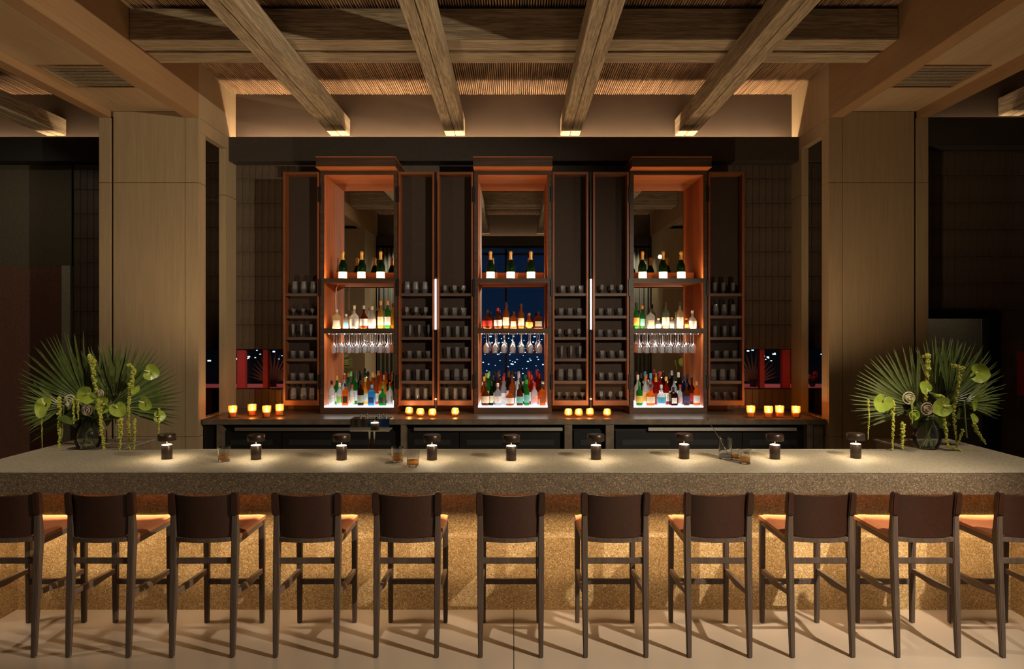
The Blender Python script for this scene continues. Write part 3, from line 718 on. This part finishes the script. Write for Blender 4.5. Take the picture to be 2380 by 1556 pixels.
put(1, 'middle', 'base', [(1125, T, .31, .034, 'amber', 'orange', 'yellow'), (1146, T, .32, .032, 'dark green', 'cream', 'black'), (1170, T, .31, .034, 'silver', 'white', 'red'), (1190, T, .33, .036, 'amber', 'brown', 'brown'), (1210, Q, .30, .042, 'brown', 'white', 'black'), (1235, T, .33, .034, 'red', 'white', 'red'), (1255, T, .34, .034, 'dark amber', 'red', 'red')])
put(1, 'back', 'base', [(1134, T, .34, .034, 'green', 'cream', 'lime'), (1158, T, .35, .036, 'dark amber', 'red', 'brown'), (1182, T, .35, .034, 'brown', 'cream', 'brown'), (1206, T, .34, .034, 'clear', 'white', 'silver'), (1230, T, .35, .034, 'amber', 'gold', 'red'), (1250, T, .36, .034, 'red', 'orange', 'red')])
put(2, 'front', 'base', [(1486, T, .27, .034, 'green', 'yellow', 'green'), (1512, Q, .25, .046, 'orange', 'cream', 'brown'), (1537, Q, .24, .050, 'clear', 'blue', 'white'), (1565, B, .215, .040, 'brown', 'white', 'black'), (1581, T, .24, .026, 'clear', 'pink', 'red'), (1596, T, .26, .034, 'dark amber', 'navy', 'black'), (1619, T, .28, .036, 'orange', 'white', 'orange')])
put(2, 'middle', 'base', [(1482, T, .33, .036, 'white', 'cream', 'white'), (1500, T, .32, .034, 'white', 'yellow', 'amber'), (1524, T, .30, .034, 'red', 'dark amber', 'orange'), (1548, T, .31, .034, 'red', 'cream', 'yellow'), (1567, T, .31, .034, 'clear', 'silver', 'black'), (1590, T, .31, .036, 'navy', 'black', 'navy'), (1608, T, .30, .034, 'dark amber', 'red', 'black')])
put(2, 'back', 'base', [(1490, T, .34, .034, 'dark green', 'white', 'black'), (1512, T, .34, .034, 'silver', 'white', 'blue'), (1534, T, .36, .034, 'red', 'cream', 'red'), (1556, T, .34, .034, 'brown', 'cream', 'black'), (1577, T, .35, .036, 'dark green', 'white', 'white'), (1597, T, .33, .034, 'navy', 'silver', 'black')])
put(0, 'front', 'mid', [(783, B, .225, .045, 'cream', 'white', 'white'), (805, B, .17, .032, 'clear', 'blue', 'white'), (824, Q, .27, .050, 'clear', 'silver', 'cream'), (846, Q, .27, .044, 'dark amber', 'white', 'silver'), (865, F_, .26, .042, 'clear', 'silver', 'cream'), (885, T, .325, .034, 'yellow', 'cream', 'orange'), (901, T, .325, .034, 'green', 'white', 'orange')])
put(1, 'front', 'mid', [(1133, Q, .22, .055, 'dark amber', 'red', 'brown'), (1157, Q, .24, .044, 'dark amber', 'white', 'red'), (1176, T, .31, .036, 'amber', 'cream', 'black'), (1194, B, .20, .038, 'amber', 'cream', 'brown'), (1211, T, .29, .035, 'amber', 'cream', 'brown'), (1230, G_, .18, .038, 'amber', 'yellow', 'amber'), (1251, B, .20, .050, 'dark amber', 'cream', 'black')])
put(2, 'front', 'mid', [(1479, T, .30, .031, 'green', 'yellow', 'dark green'), (1493, T, .27, .025, 'green', 'teal', 'orange'), (1512, B, .23, .044, 'clear', 'cream', 'brown'), (1530, Q, .12, .033, 'clear', 'white', 'cream'), (1547, T, .31, .042, 'grey-green', 'white', 'brown'), (1561, B, .13, .026, 'clear', 'white', 'gold'), (1580, T, .31, .037, 'cream', 'white', 'brown'), (1595, B, .12, .026, 'amber', 'orange', 'gold'), (1609, Q, .21, .044, 'clear', 'white', 'silver')])
for ci, ps in ((0, (797, 841, 885)), (1, (1140, 1187, 1234)), (2, (1493, 1541, 1583))):
    cx, nm = cabs[ci]
    for k, px in enumerate(ps):
        bottle('champagne', .325, .046, 'dark green', 'white', 'gold', PX(px, YQ+.1), YQ+.10, 2.5695, 'gold-foiled champagne bottle, %s from left on top shelf of the %s cabinet' % (ORD[k], nm), 'champagne bottles on the top shelves', .008, .075)

# ------------------------------------------------------------------ hanging stemware
hg = MB().lathe([(.034, 0), (.034, -.004), (.006, -.010), (.0045, -.03), (.0045, -.095), (.010, -.105), (.032, -.135), (.038, -.175), (.031, -.225), (.029, -.225), (.036, -.175), (.030, -.137), (.001, -.112)], 14, cap=False)
proto = None
for ci, (cx, nm) in enumerate(cabs):
    rk = empty('glass_rack', 'steel stemware rack hung under the middle shelf of the %s cabinet' % nm, 'rack', (cx, YQ, 1.934))
    cols = 8 if ci != 1 else 7
    rows = 3 if ci != 1 else 1
    for k in range(cols+1):
        x = -.36+.72*k/cols
        bx('rail', M_steel, x-.004, x+.004, .05, .40, -.012, -.008, rk)
        bx('hanger', M_steel, x-.002, x+.002, .05, .055, -.0085, 0, rk)
    off = {0: .025, 1: 0, 2: -.025}[ci]
    for r in range(rows):
        for k in range(cols):
            g = hg.build('wine_glass', M_glass, smooth=True) if proto is None else proto.copy()
            if proto is None: proto = g
            else: C.objects.link(g)
            g.location = (cx-.36+.72*(k+.5)/cols, YQ+.10+.115*r, 1.926)
            g.rotation_euler = (0, 0, random.uniform(0, 6))
            tag(g, 'hanging wine glass, %s from left%s under the %s cabinet middle shelf' % (ORD[k], (', %s row' % ('front', 'middle', 'rear')[r]) if rows > 1 else '', nm), 'glass', 'wine glasses hanging upside down')

# ------------------------------------------------------------------ candles
def votive(px, py_top, py_bot, globe, label):
    # bottom pixel -> depth on the back counter
    Y = 1587*1.0/(py_bot-762)
    Y = max(7.52, min(Y, 7.86))
    t = empty('votive_candle', label, 'candle', (PX(px, Y), Y, 1.0), 0, 'lit votive candles on the back counter')
    if globe: prof = [(.026, 0), (.040, .015), (.047, .045), (.041, .075), (.034, .092)]
    else: prof = [(.042, 0), (.046, .012), (.046, .05), (.048, .13)]
    inner = [(q-.003, z_) for q, z_ in reversed(prof) if z_ > 0]+[(.02, .008)]
    MB().lathe(prof+inner, 16, cap=False).build('glass_cup', M_amber_glass, t, smooth=True)
    wz = .035 if globe else .062
    MB().lathe([(.024 if globe else .036, .012), (.032 if globe else .038, wz)], 14).build('wax', M_wax, t, smooth=True)
    MB().lathe([(.003, wz), (.012, wz+.008), (.013, wz+.016), (.007, wz+.030), (.001, wz+.044)], 10).build('flame', M_flame, t, smooth=True)
    point('candle_light', (PX(px, Y), Y, 1.0+wz+.055), 1.3, (1, .60, .30), .008)
grp = [('left end of the back counter', [(541, 971, 0), (586, 967, 0), (620, 971, 0), (650, 967, 0)]),
       ('between left and middle cabinets', [(951, 966, 1), (977, 969, 1), (1005, 970, 1), (1058, 968, 1)]),
       ('between middle and right cabinets', [(1321, 970, 1), (1345, 970, 1), (1371, 969, 1), (1411, 970, 1)]),
       ('right end of the back counter', [(1745, 971, 0), (1786, 972, 0), (1812, 971, 0), (1850, 972, 0)])]
for g, lst in grp:
    for k, (px, pb, gl) in enumerate(lst):
        votive(px, 0, pb, gl, '%s amber votive candle, %s from left in group at %s' % ('round' if gl else 'straight', ORD[k], g) if 'end' in g else 'round amber votive candle, %s from left of four %s' % (ORD[k], g))

# ------------------------------------------------------------------ table lamps on the bar
lx = [(388, 1067), (595, 1068), (794, 1069), (1004, 1069), (1188, 1070), (1385, 1068), (1590, 1066), (1801, 1067), (1989, 1065)]
M_disc = plain('white_lamp_disc', (.85, .80, .70), .5)
M_under = emit('lamp_diffuser', (1, .82, .58), 5)
lt = None
for i, (px, py) in enumerate(lx):
    Y = 1587*.961/(py-762)
    if lt is None:
        lt = empty('table_lamp', 'x', 'lamp', (0, 0, 0), 0, 'cordless table lamps along the bar')
        MB().lathe([(.036, 0), (.0375, .002), (.0375, .100), (.036, .102)], 28).build('base', M_bronze, lt, smooth=True)
        MB().lathe([(.034, .1021), (.034, .1035)], 28).build('disc', M_disc, lt, smooth=True)
        MB().lathe([(.004, .1035), (.004, .14)], 10).build('stem', M_bronze, lt, smooth=True)
        MB().lathe([(.050, .134), (.060, .134), (.0625, .138), (.0625, .176), (.058, .182), (.001, .183)], 30, cap=False).build('cap', M_bronze, lt, smooth=True)
        MB().lathe([(.001, .1362), (.0505, .1362)], 30, cap=False).build('diffuser', M_under, lt)
        o = lt
    else: o = dup(lt)
    x = PX(px, Y); o.location = (x, Y, ZT+.0005)
    o['label'] = 'small bronze mushroom table lamp on the bar, %s' % (('%s from the left' % ORD[i]) if i not in (0, 4, 8) else {0: 'leftmost, beside the left flowers', 4: 'middle of the nine', 8: 'rightmost, beside the right flowers'}[i])
    area('lamp_light', (x, Y, ZT+.1355), (x, Y, 0), 1.7, .098, .098, (1, .78, .50), 170, 'DISK')

# ------------------------------------------------------------------ drinks on the bar
M_clear2 = glassy('tumbler_glass', (.97, .97, .97), .6, .03, .42, .02)
def tumbler(px, py, label, h=.105, r=.044, drink=.03, cat='glass', nm='rocks_glass'):
    Y = 1587*.961/(py-762); t = empty(nm, label, cat, (PX(px, Y), Y, ZT+.0005))
    MB().lathe([(r*.88, 0), (r*.9, .003), (r*.97, h*.5), (r, h), (r-.003, h), (r*.97-.003, h*.5), (r*.9-.003, .013), (.001, .012)], 24, cap=False).build('glass_wall', M_clear, t, smooth=True)
    MB().lathe([(.001, .001), (r*.86, .001), (r*.86, .0115), (.001, .0115)], 24, cap=False).build('glass_base', M_clear, t, smooth=True)
    if drink: MB().lathe([(r*.9-.0035, .0135), (r*.93-.0035, .013+drink)], 24).build('whisky', M_whisky, t, smooth=True)
    return t
tumbler(521, 1073, 'rocks glass of whisky standing alone between the two leftmost lamps')
tumbler(924, 1074, 'rocks glass of whisky, farther one of the pair left of the middle')
tumbler(960, 1084, 'rocks glass of whisky, nearer one of the pair left of the middle')
tumbler(1731, 1078, 'rocks glass of whisky in front of the mixing glass')
tumbler(1711, 1069, 'short glass half hidden behind the right whisky glass', .075, .036, .02)
mg = tumbler(1685, 1067, 'tall cut mixing glass holding a bar spoon, right part of the bar', .155, .048, 0, 'mixing glass', 'mixing_glass')
MB().lathe([(.043, .01), (.043, .035)], 20).build('ice', glassy('ice', (.8, .82, .85), .5, .4, .3, .1), mg, smooth=True)
p = mg.location
sp = empty('bar_spoon', 'long twisted steel bar spoon leaning in the mixing glass', 'spoon', tuple(p))
MB().tube([(.03, 0, .02), (-.045, -.01, .155), (-.13, -.02, .285)], .0022, 6).build('shaft', M_chrome, sp, smooth=True)
MB().tube([(-.125, -.02, .278), (-.132, -.02, .288), (-.139, -.02, .299)], [.002, .006, .002], 8).build('finial', M_chrome, sp, smooth=True)

# draft tower behind the bar
dt = empty('drinks_tower', 'polished steel box tap tower on chrome pipes behind the bar', 'tap', (PX(864, 5.62), 5.62, .80))
bx('box', M_chrome, -.165, .155, -.06, .09, .355, .455, dt, .004)
MB().tube([(-.018, 0, 0), (-.018, 0, .356)], .012, 12).tube([(.022, 0, 0), (.022, 0, .356)], .012, 12).build('pipe', M_chrome, dt, smooth=True)
bx('base_plate', M_steel, -.4, .4, -.14, .25, -.02, 0, dt)
bx('base_cabinet', M_black, -.4, .4, -.14, .25, -.80, -.02, dt)
mb = MB()
for k, x in enumerate((-.09, -.04, .06, .09, .12)): MB().lathe([(.006, 0), (.006, .02), (.009, .024), (.003, .034)], 8, (x, .0+.02*(k % 2), .456)).build('tap_knob', M_steel, dt, smooth=True)
bx('drip_edge', M_steel, -.166, .156, -.062, -.0605, .353, .362, dt)

# ------------------------------------------------------------------ flower arrangements
def leaflet_mesh(name, mat, parent):
    """unit-length folded blade along +Z"""
    mb = MB(); P = [(0, .006), (.2, .020), (.45, .0475), (.62, .040), (.8, .022), (.93, .009), (1.0, .0015)]
    for z, w_ in P: mb.v += [(-w_*.5, -.012*math.sin(z*3), z), (0, .012*(1-z)-.012*math.sin(z*3), z), (w_*.5, -.012*math.sin(z*3), z)]
    for k in range(len(P)-1):
        i = 3*k; mb.f += [(i, i+1, i+4, i+3), (i+1, i+2, i+5, i+4)]
    return mb.build(name, mat, parent)
def palm(parent, hub, a0, a1, L, n, tilt, yaw, mat, drop=0):
    h = MB().tube([(0, .0, -.28), (0, 0, -.1), (0, 0, .01)], [.006, .006, .01], 6).build('palm_leaf', M_stem, parent)
    h.location = hub; h.rotation_euler = (R(tilt), 0, R(yaw)); base = None
    for k in range(n):
        a = a0+(a1-a0)*k/(n-1)
        o = leaflet_mesh('leaflet', mat, h) if base is None else base.copy()
        if base is None: base = o
        else: C.objects.link(o); o.parent = h
        edge = abs(2*k/(n-1)-1)
        s_ = L*(1-.10*edge**2+random.uniform(-.035, .02))
        ww = L*abs(a1-a0)*math.pi/180/n*10*1.6
        o.scale = (ww, L, s_)
        o.rotation_euler = (R(random.uniform(-3, 3)+(4 if k % 2 else -4)*.5), R(90-a), R(0))
    return h
def anthurium(parent, c, s, tiltx, rz, ry=0):
    mb = MB(); n = 20; m = 4
    for j in range(m+1):
        q = j/m
        for k in range(n):
            a = 2*math.pi*k/n; r = (1-.28*math.cos(a)*0-.42*math.exp(-((a-math.pi/2)/.35)**2)+.18*math.exp(-((a-3*math.pi/2)/.45)**2))
            x = q*r*math.cos(a); z = q*r*math.sin(a); y = -.22*q*q*(1+.4*math.cos(2*a))+.05*math.sin(4*a)*q
            mb.v.append((x*s, y*s, z*s))
    for j in range(m):
        for k in range(n): k2 = (k+1) % n; mb.f.append((j*n+k, j*n+k2, (j+1)*n+k2, (j+1)*n+k))
    o = mb.build('anthurium', M_anth, parent, smooth=True); o.location = c; o.rotation_euler = (R(tiltx), R(ry), R(rz))
    MB().tube([(0, -.01, .15*s), (0, -.35*s, .3*s), (0, -.55*s, .62*s)], [.10*s, .09*s, .04*s], 8).build('spadix', M_spadix, o, smooth=True)
    return o
def tassel(parent, pts, r0, n=None):
    pts = [Vector(p) for p in pts]; mb = MB(); L = sum((pts[k+1]-pts[k]).length for k in range(len(pts)-1)); step = r0*.55; d = 0
    n = max(8, int(L/step)); rnd = random.Random(int(pts[0].x*1000))
    for k in range(n):
        u = k/(n-1)*L; j = 0
        while j < len(pts)-2 and u > (pts[j+1]-pts[j]).length: u -= (pts[j+1]-pts[j]).length; j += 1
        q = pts[j].lerp(pts[j+1], min(1, u/(pts[j+1]-pts[j]).length)); tp = 1.3*r0*(1-.5*(k/n))
        for _ in range(2): mb.blob(q+Vector((rnd.uniform(-1, 1), rnd.uniform(-1, 1), rnd.uniform(-.5, .5)))*tp*.6, tp*rnd.uniform(.45, .75))
    return mb.build('amaranth_tassel', M_tassel, parent)
def rose(parent, c, s, mat):
    mb = MB()
    for ring, (nn, rr, zz) in enumerate(((3, .25, .35), (5, .5, .25), (7, .8, .05))):
        for k in range(nn):
            a = 2*math.pi*k/nn+ring; cx, cy = math.cos(a)*rr, math.sin(a)*rr
            i = len(mb.v)
            for u in range(4):
                for v in range(4):
                    b_ = a+(u/3-.5)*2.2/nn*3; q = rr*(.7+.35*v/3); mb.v.append((c[0]+s*math.cos(b_)*q, c[1]-s*(zz+.45*math.sin(v/3*2.2)), c[2]+s*math.sin(b_)*q))
            for u in range(3):
                for v in range(3): mb.f.append((i+u*4+v, i+u*4+v+1, i+u*4+v+5, i+u*4+v+4))
    mb.blob((c[0], c[1]-.2*s, c[2]), s*.5)
    return mb.build('rose', mat, parent, smooth=True)
YFL = 5.42; M_vase = glassy('vase_glass', (.92, .94, .93), .6, .02, .25)
def fp(px, py, dy=0): y = YFL+dy; return Vector((PX(px, y), y, 2-(py-762)*y/1587))
M_mauve = plain('dusky_petals', (.34, .26, .20), .6)
def arrangement(side, d):
    root_w = fp(d['vase'], 1043)
    t = empty('flower_arrangement', 'palm fan and lime anthurium arrangement on the %s end of the bar' % side, 'flowers', (root_w.x, YFL, ZT+.001))
    o0 = Vector(t.location)
    def L(px, py, dy=0): return fp(px, py, dy)-o0
    prof = [(.05, 0), (.075, .01), (.10, .06), (.105, .11), (.085, .17), (.06, .21), (.062, .24)]
    MB().lathe(prof+[(q-.004, z) for q, z in reversed(prof)][:-1]+[(.001, .02)], 24, cap=False).build('vase', M_vase, t, smooth=True)
    mb = MB(); rnd = random.Random(5)
    for k in range(16):
        a = rnd.uniform(0, 6.28); mb.tube([(.05*math.cos(a), .05*math.sin(a), .02), (.02*math.cos(a+2), .02*math.sin(a+2), .14), (.12*math.cos(a+3), .06*math.sin(a+3), .36)], .004, 5)
    mb.build('stems', M_stem, t)['kind'] = 'stuff'
    # dark filler leaves around the vase mouth
    for k in range(26):
        a = rnd.uniform(0, 6.28); rr = rnd.uniform(.02, .16)
        o = leaflet_mesh('filler_leaf', M_leaf, t) if k == 0 else base.copy()
        if k == 0: base = o
        else: C.objects.link(o); o.parent = t
        o.location = (rr*math.cos(a)*1.3, rr*math.sin(a)*.7, rnd.uniform(.20, .34)); o.scale = (2.2, 1, rnd.uniform(.10, .2))
        o.rotation_euler = (rnd.uniform(-1.9, 1.9), rnd.uniform(-1.9, 1.9), rnd.uniform(0, 6))
    for (hx, hy, dy, a0, a1, Lp, n, tilt, yaw, mt) in d['palms']: palm(t, L(hx, hy, dy), a0, a1, Lp/1587*(YFL+dy), n, tilt, yaw, mt)
    for (x, y, s, tx, rz, ry) in d['anth']:
        c = L(x, y, -.16); anthurium(t, c, s/2/1587*5.26, tx, rz, ry)
        MB().tube([tuple(c+Vector((0, .01, 0))), tuple(c*.55+Vector((0, .03, .12))), (0, 0, .2)], .0025, 5).build('flower_stem', M_stem, t)
    for (x, y, s, m_) in d['rose']: rose(t, tuple(L(x, y, -.14)), s/2/1587*5.26, m_)
    for pts, r0 in d['tas']:
        tassel(t, [tuple(L(x, y, -.18+.02*k)) if len(q) == 0 else tuple(L(x, y, q[0])) for k, (x, y, *q) in enumerate(pts)], r0)
arrangement('left', dict(vase=205,
    palms=[(203, 940, .06, 92, 212, 188, 34, 6, -8, M_leaf), (268, 945, .0, -22, 118, 160, 34, 2, 8, M_leaf), (245, 950, .1, 60, 130, 150, 14, 4, 0, M_leaf2), (150, 945, .02, 150, 215, 120, 12, -6, -10, M_leaf2)],
    anth=[(105, 945, 50, -20, -20, 0), (203, 918, 42, 15, 15, 60), (352, 866, 38, -35, 30, -70), (241, 940, 42, 20, 10, 80), (274, 950, 36, 5, 20, -20), (339, 937, 36, 10, -25, -60), (368, 968, 28, 10, 40, -90), (312, 905, 24, 20, 70, 0)],
    rose=[(168, 932, 36, M_rose), (206, 953, 32, M_mauve), (236, 914, 20, M_rose)],
    tas=[([(207, 828), (216, 835), (218, 880), (228, 935)], .019), ([(137, 925), (139, 980), (137, 1049, -.1)], .014), ([(300, 848), (312, 858), (303, 900), (298, 960), (302, 1045, -.05)], .015),
         ([(231, 930), (236, 990), (242, 1044, -.05)], .016), ([(171, 925), (172, 985)], .010), ([(181, 930), (182, 975)], .009), ([(281, 975), (278, 1045, -.05)], .015), ([(97, 965), (98, 1042)], .005), ([(370, 950), (369, 1010)], .007), ([(313, 975), (312, 1045, -.05)], .010)]))
arrangement('right', dict(vase=2155,
    palms=[(2132, 945, .06, 88, 205, 152, 32, 4, -6, M_leaf2), (2205, 935, .02, -18, 106, 155, 34, 3, 8, M_leaf), (2180, 940, .1, 50, 115, 160, 16, 2, 0, M_leaf2), (2240, 935, -.02, -25, 40, 95, 12, -6, 10, M_leaf2)],
    anth=[(2052, 935, 42, 0, -15, 20), (2150, 903, 30, 10, 10, 150), (2190, 945, 46, 15, 10, 70), (2273, 868, 46, -30, 25, -80), (2262, 937, 38, 10, 30, -50), (2262, 975, 26, 20, 30, 170)],
    rose=[(2108, 925, 36, M_rose), (2150, 950, 36, M_mauve), (2122, 965, 30, M_anth)],
    tas=[([(2150, 828), (2158, 826), (2155, 870), (2152, 930)], .018), ([(2215, 850), (2236, 856), (2224, 910), (2216, 960), (2224, 1028)], .016), ([(2180, 920), (2192, 925), (2195, 980), (2203, 1038, -.1), (2240, 1050, -.12), (2285, 1052, -.12)], .014),
         ([(2075, 930), (2076, 990), (2074, 1046, -.1)], .012), ([(2018, 930), (2020, 975), (2017, 1022)], .007), ([(2098, 985), (2097, 1045, -.05)], .017), ([(2119, 925), (2120, 985)], .007), ([(2262, 985), (2272, 1005), (2291, 1032)], .014), ([(2238, 1000), (2222, 1045, -.1)], .010)]))

# small plants and a vase on the pink-lit tables behind the strip windows
def small_palm(px, side):
    y = 8.85; t = empty('potted_palm', 'small fan palm on the pink-lit table in the %s strip window' % side, 'plant', (PX(px, y), y, 1.2355))
    MB().lathe([(.045, 0), (.06, .09), (.052, .09), (.04, .01)], 14, cap=False).build('pot', M_black, t, smooth=True)
    base = None
    for k in range(16):
        a = -75+150*k/15
        o = leaflet_mesh('leaflet', M_mauve, t) if base is None else base.copy()
        if base is None: base = o
        else: C.objects.link(o); o.parent = t
        o.location = (0, 0, .05); o.scale = (.55, .4, .42-.10*abs(k/7.5-1)); o.rotation_euler = (0, R(a), 0)
small_palm(634, 'left'); small_palm(1752, 'right')
y = 8.85; t = empty('flower_vase', 'small vase of red flowers in the opening beside the right column', 'vase', (PX(1888, y), y, 1.2355))
MB().lathe([(.025, 0), (.04, .03), (.035, .07), (.02, .09)], 14).build('vase', M_black, t, smooth=True)
rose(t, (-.05, 0, .13), .035, M_rose); rose(t, (.03, 0, .16), .045, plain('red_petals', (.6, .06, .03), .5)); rose(t, (.0, -.02, .11), .03, MATS['red_petals'])
t = empty('cord', 'pale cord hanging down behind the first bottle on the left middle shelf', 'cord', (PX(781, 8.05), 8.05, 2.0))
MB().tube([(.0, 0, .22), (-.003, 0, .38), (.0, .01, .46), (.02, .03, .51)], .004, 6).build('line', pm(COL['cream']), t, smooth=True)
